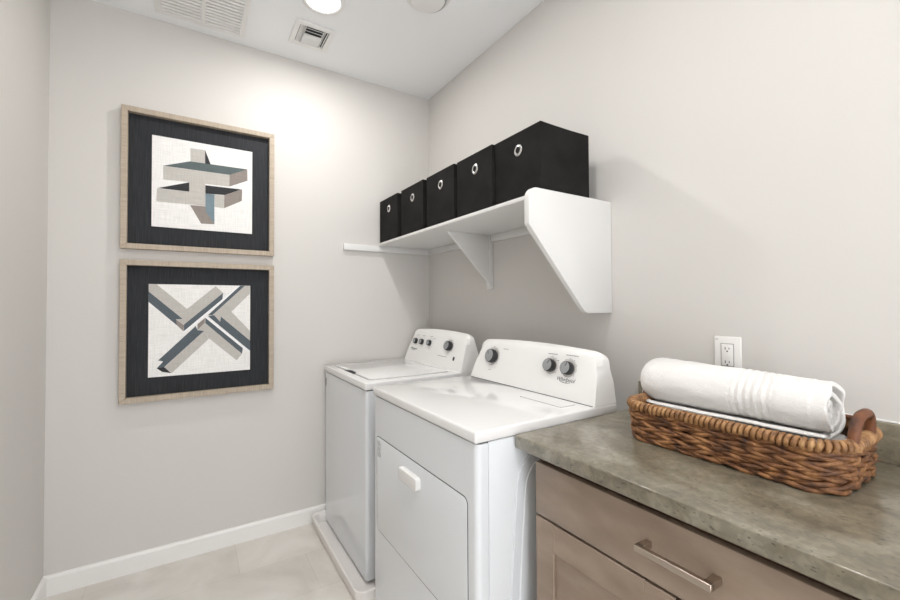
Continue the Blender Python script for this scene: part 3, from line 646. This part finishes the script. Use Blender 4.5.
# a few loose fibres
for k in range(16):
    P, tot = bpath(0.0065, n=200); i = random.randrange(200); z = random.uniform(0.925, 0.99)
    a = P[i]+Vector((0, 0, z)); d = (P[(i+3) % 200]-P[i]).normalized(); n_ = Vector((d.y, -d.x, 0))
    tube(bm, [a, a+n_*0.006+d*0.008+Vector((0, 0, random.uniform(-0.004, 0.006))), a+n_*random.uniform(0.006, 0.012)+d*0.02+Vector((0, 0, random.uniform(-0.01, 0.01)))], 0.0009, 5)
obj('woven_body', bm, CANE, bt, ang=80)
bm = new()
P1, _ = bpath(-0.019, n=80); P2, _ = bpath(-0.012, n=80); P0, _ = bpath(-0.017, n=80)
A = [bm.verts.new((p.x, p.y, 0.9175)) for p in P1]; B = [bm.verts.new((p.x, p.y, 1.0)) for p in P2]
A2 = [bm.verts.new((p.x, p.y, 0.9135)) for p in P0]
for i in range(80):
    bm.faces.new((A[i], A[(i+1) % 80], B[(i+1) % 80], B[i]))
bm.faces.new(A); bm.faces.new(A2[::-1])
obj('lining', bm, CANEI, bt)
# wrapped rim: closely wound coil round a core
bm = new(); Nr = 1900; P, tot = bpath(0.002, n=Nr); wraps = 114; pts = []
tube(bm, [(p.x, p.y, 1.009) for p in P[::12]], 0.0070, 8, True)
for i in range(Nr):
    a = P[(i-6) % Nr]; b = P[(i+6) % Nr]; d = (b-a).normalized(); nr = Vector((d.y, -d.x, 0)); q = 2*PI*wraps*i/Nr
    rr = 0.0098+0.0008*noise.noise(Vector((i*0.02, 3, 1)))
    pts.append(P[i]+nr*(rr*math.cos(q))+Vector((0, 0, 1.009+rr*math.sin(q))))
tube(bm, pts, 0.0050, 8, True)
obj('rim', bm, CANERIM, bt, ang=80)
for s, yy in ((-1, BY0-0.002), (1, BY1+0.002)):
    bm = new(); pts = []
    xa, xb = (-0.298, -0.190) if s < 0 else (-0.250, -0.150); hh_ = 0.062 if s < 0 else 0.026
    for k in range(25):
        q = PI*k/24; c = math.cos(q); pts.append(((xa+xb)/2-(xb-xa)/2*math.copysign(abs(c)**0.7, c), yy+0.004*s*math.sin(q), 1.004+hh_*math.sin(q)**0.75))
    tube(bm, pts, 0.0100, 12); h = obj('handle', bm, CANEH, bt, ang=80); h['label'] = 'smooth brown rattan handle'
    for xx in (xa, xb):
        bm = new()
        for j in range(4): torus(bm, 0.0112, 0.0022, Matrix.Translation((xx, yy+0.0, 1.000+0.0045*j)), 20, 6)
        obj('handle_binding', bm, CANERIM, h)
# little rail end on the inside at the back corner
bm = new(); tube(bm, [(-0.150, BY0+0.012, 1.026), (-0.120, BY0+0.03, 1.028), (-0.108, BY0+0.075, 1.026)], 0.006, 8); obj('rail_end', bm, CANEH, bt)

# ------------------------------------------------------------------ towels
bm = new()
NX, NY = 22, 44; x0, x1, y0, y1 = -0.330, -0.128, -2.235, -1.832
def slab(bm, x0, x1, y0, y1, z0, z1, seed):
    t = bmesh.new(); bmesh.ops.create_grid(t, x_segments=NX, y_segments=NY, size=0.5)
    g = bmesh.ops.extrude_face_region(t, geom=t.faces[:]); top = {v for v in g['geom'] if isinstance(v, bmesh.types.BMVert)}
    for v in t.verts:
        u, w_ = v.co.x, v.co.y; ex_ = min(0.5-abs(u), 0.5-abs(w_)); up = v in top
        h = (z1-z0)/2*min(1, math.sqrt(max(0.0, min(1, ex_/0.05)))*0.7+0.3)
        p = Vector(((x0+x1)/2+u*(x1-x0), (y0+y1)/2+w_*(y1-y0), (z0+z1)/2))
        v.co = p+Vector((0, 0, h if up else -h))+Vector((0, 0, 0.006*noise.noise(p*16+Vector((seed, 0, 0)))))
    bmesh.ops.recalc_face_normals(t, faces=t.faces); merge(bm, t)
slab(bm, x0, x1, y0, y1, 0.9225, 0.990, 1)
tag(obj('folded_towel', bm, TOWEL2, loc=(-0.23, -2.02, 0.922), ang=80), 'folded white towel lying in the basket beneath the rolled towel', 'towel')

# rolled towel: spiral sheet, rounded far end
ang0 = 0.0
CX, CZ = -0.208, 1.061
TY0, TY1 = -2.222, -1.775                      # near (spiral) end, far (rounded) end
turns = 2.55; NA = 150; NV = 110; th = 0.0135
def rad_at(a):                                  # a from 0 (outer hem) inward
    f = a/(2*PI*turns); return 0.0745-0.0590*f
bm = new(); outer, inner = [], []
hem_ang = math.radians(228)
for j in range(NV+1):
    v = j/NV; y = TY0+(TY1-TY0)*v
    eL = (TY1-y)
    sc = 1.0
    R_end = 0.05
    if eL < R_end: sc = 0.42+0.58*math.sqrt(max(0, 1-(1-eL/R_end)**2))
    taper = 0.955+0.11*v
    ro, ri = [], []
    for i in range(NA+1):
        a = 2*PI*turns*i/NA; th_ = hem_ang+a
        r = rad_at(a)
        dirv = Vector((math.cos(th_), 0, math.sin(th_)))
        # ribbed band
        rib = 0.0
        if -2.128 < y < -2.028 and i < NA*0.45: rib = -0.0028*(0.5+0.5*math.cos((y+2.128)*2*PI/0.0167))*1.0
        if y < -2.190 and i < NA*0.42: rib += -0.0014
        if -2.193 < y < -2.188 and i < NA*0.42: rib += 0.0012
        nz = 0.0030*noise.noise(Vector((a*0.9, y*9, 3.1)))+0.0012*noise.noise(Vector((a*4, y*40, 1.1)))
        inw = (i > NA*0.40)
        yy = y + (0.010*noise.noise(Vector((a*1.2, 7.7, 0))) + (0.012*(i/NA-0.2) if inw else 0.0))*(1-v)**3
        sx_, sz_ = 1.05, 0.985
        for lst, rr in ((ro, r+th/2+rib+nz), (ri, r-th/2+nz)):
            p = dirv*rr*sc*taper; p = Vector((p.x*sx_+CX, yy, p.z*sz_+CZ-0.004*(1-v)))
            if p.z < CZ-0.058: p.z = CZ-0.058+(p.z-(CZ-0.058))*0.55
            lst.append(bm.verts.new(p))
    outer.append(ro); inner.append(ri)
for j in range(NV):
    for i in range(NA):
        bm.faces.new((outer[j][i], outer[j][i+1], outer[j+1][i+1], outer[j+1][i]))
        bm.faces.new((inner[j][i], inner[j+1][i], inner[j+1][i+1], inner[j][i+1]))
    bm.faces.new((outer[j][0], outer[j+1][0], inner[j+1][0], inner[j][0])); bm.faces.new((outer[j][NA], inner[j][NA], inner[j+1][NA], outer[j+1][NA]))
for i in range(NA):
    bm.faces.new((outer[0][i], inner[0][i], inner[0][i+1], outer[0][i+1]))
# close the far end with a soft cap
k1 = int(NA/turns); capc = bm.verts.new((CX, TY1+0.006, CZ)); rim = [outer[NV][i] for i in range(k1+1)]
for a, b in zip(rim, rim[1:]): bm.faces.new((a, b, capc))
bm.faces.new((rim[-1], rim[0], capc))
bmesh.ops.recalc_face_normals(bm, faces=bm.faces)
ro_ = obj('rolled_towel', bm, TOWEL, loc=(CX, (TY0+TY1)/2, 0.99), ang=70)
tag(ro_, 'plump rolled white bath towel lying on top in the basket', 'towel')
md = ro_.modifiers.new('soften', 'SUBSURF'); md.levels = 1; md.render_levels = 1
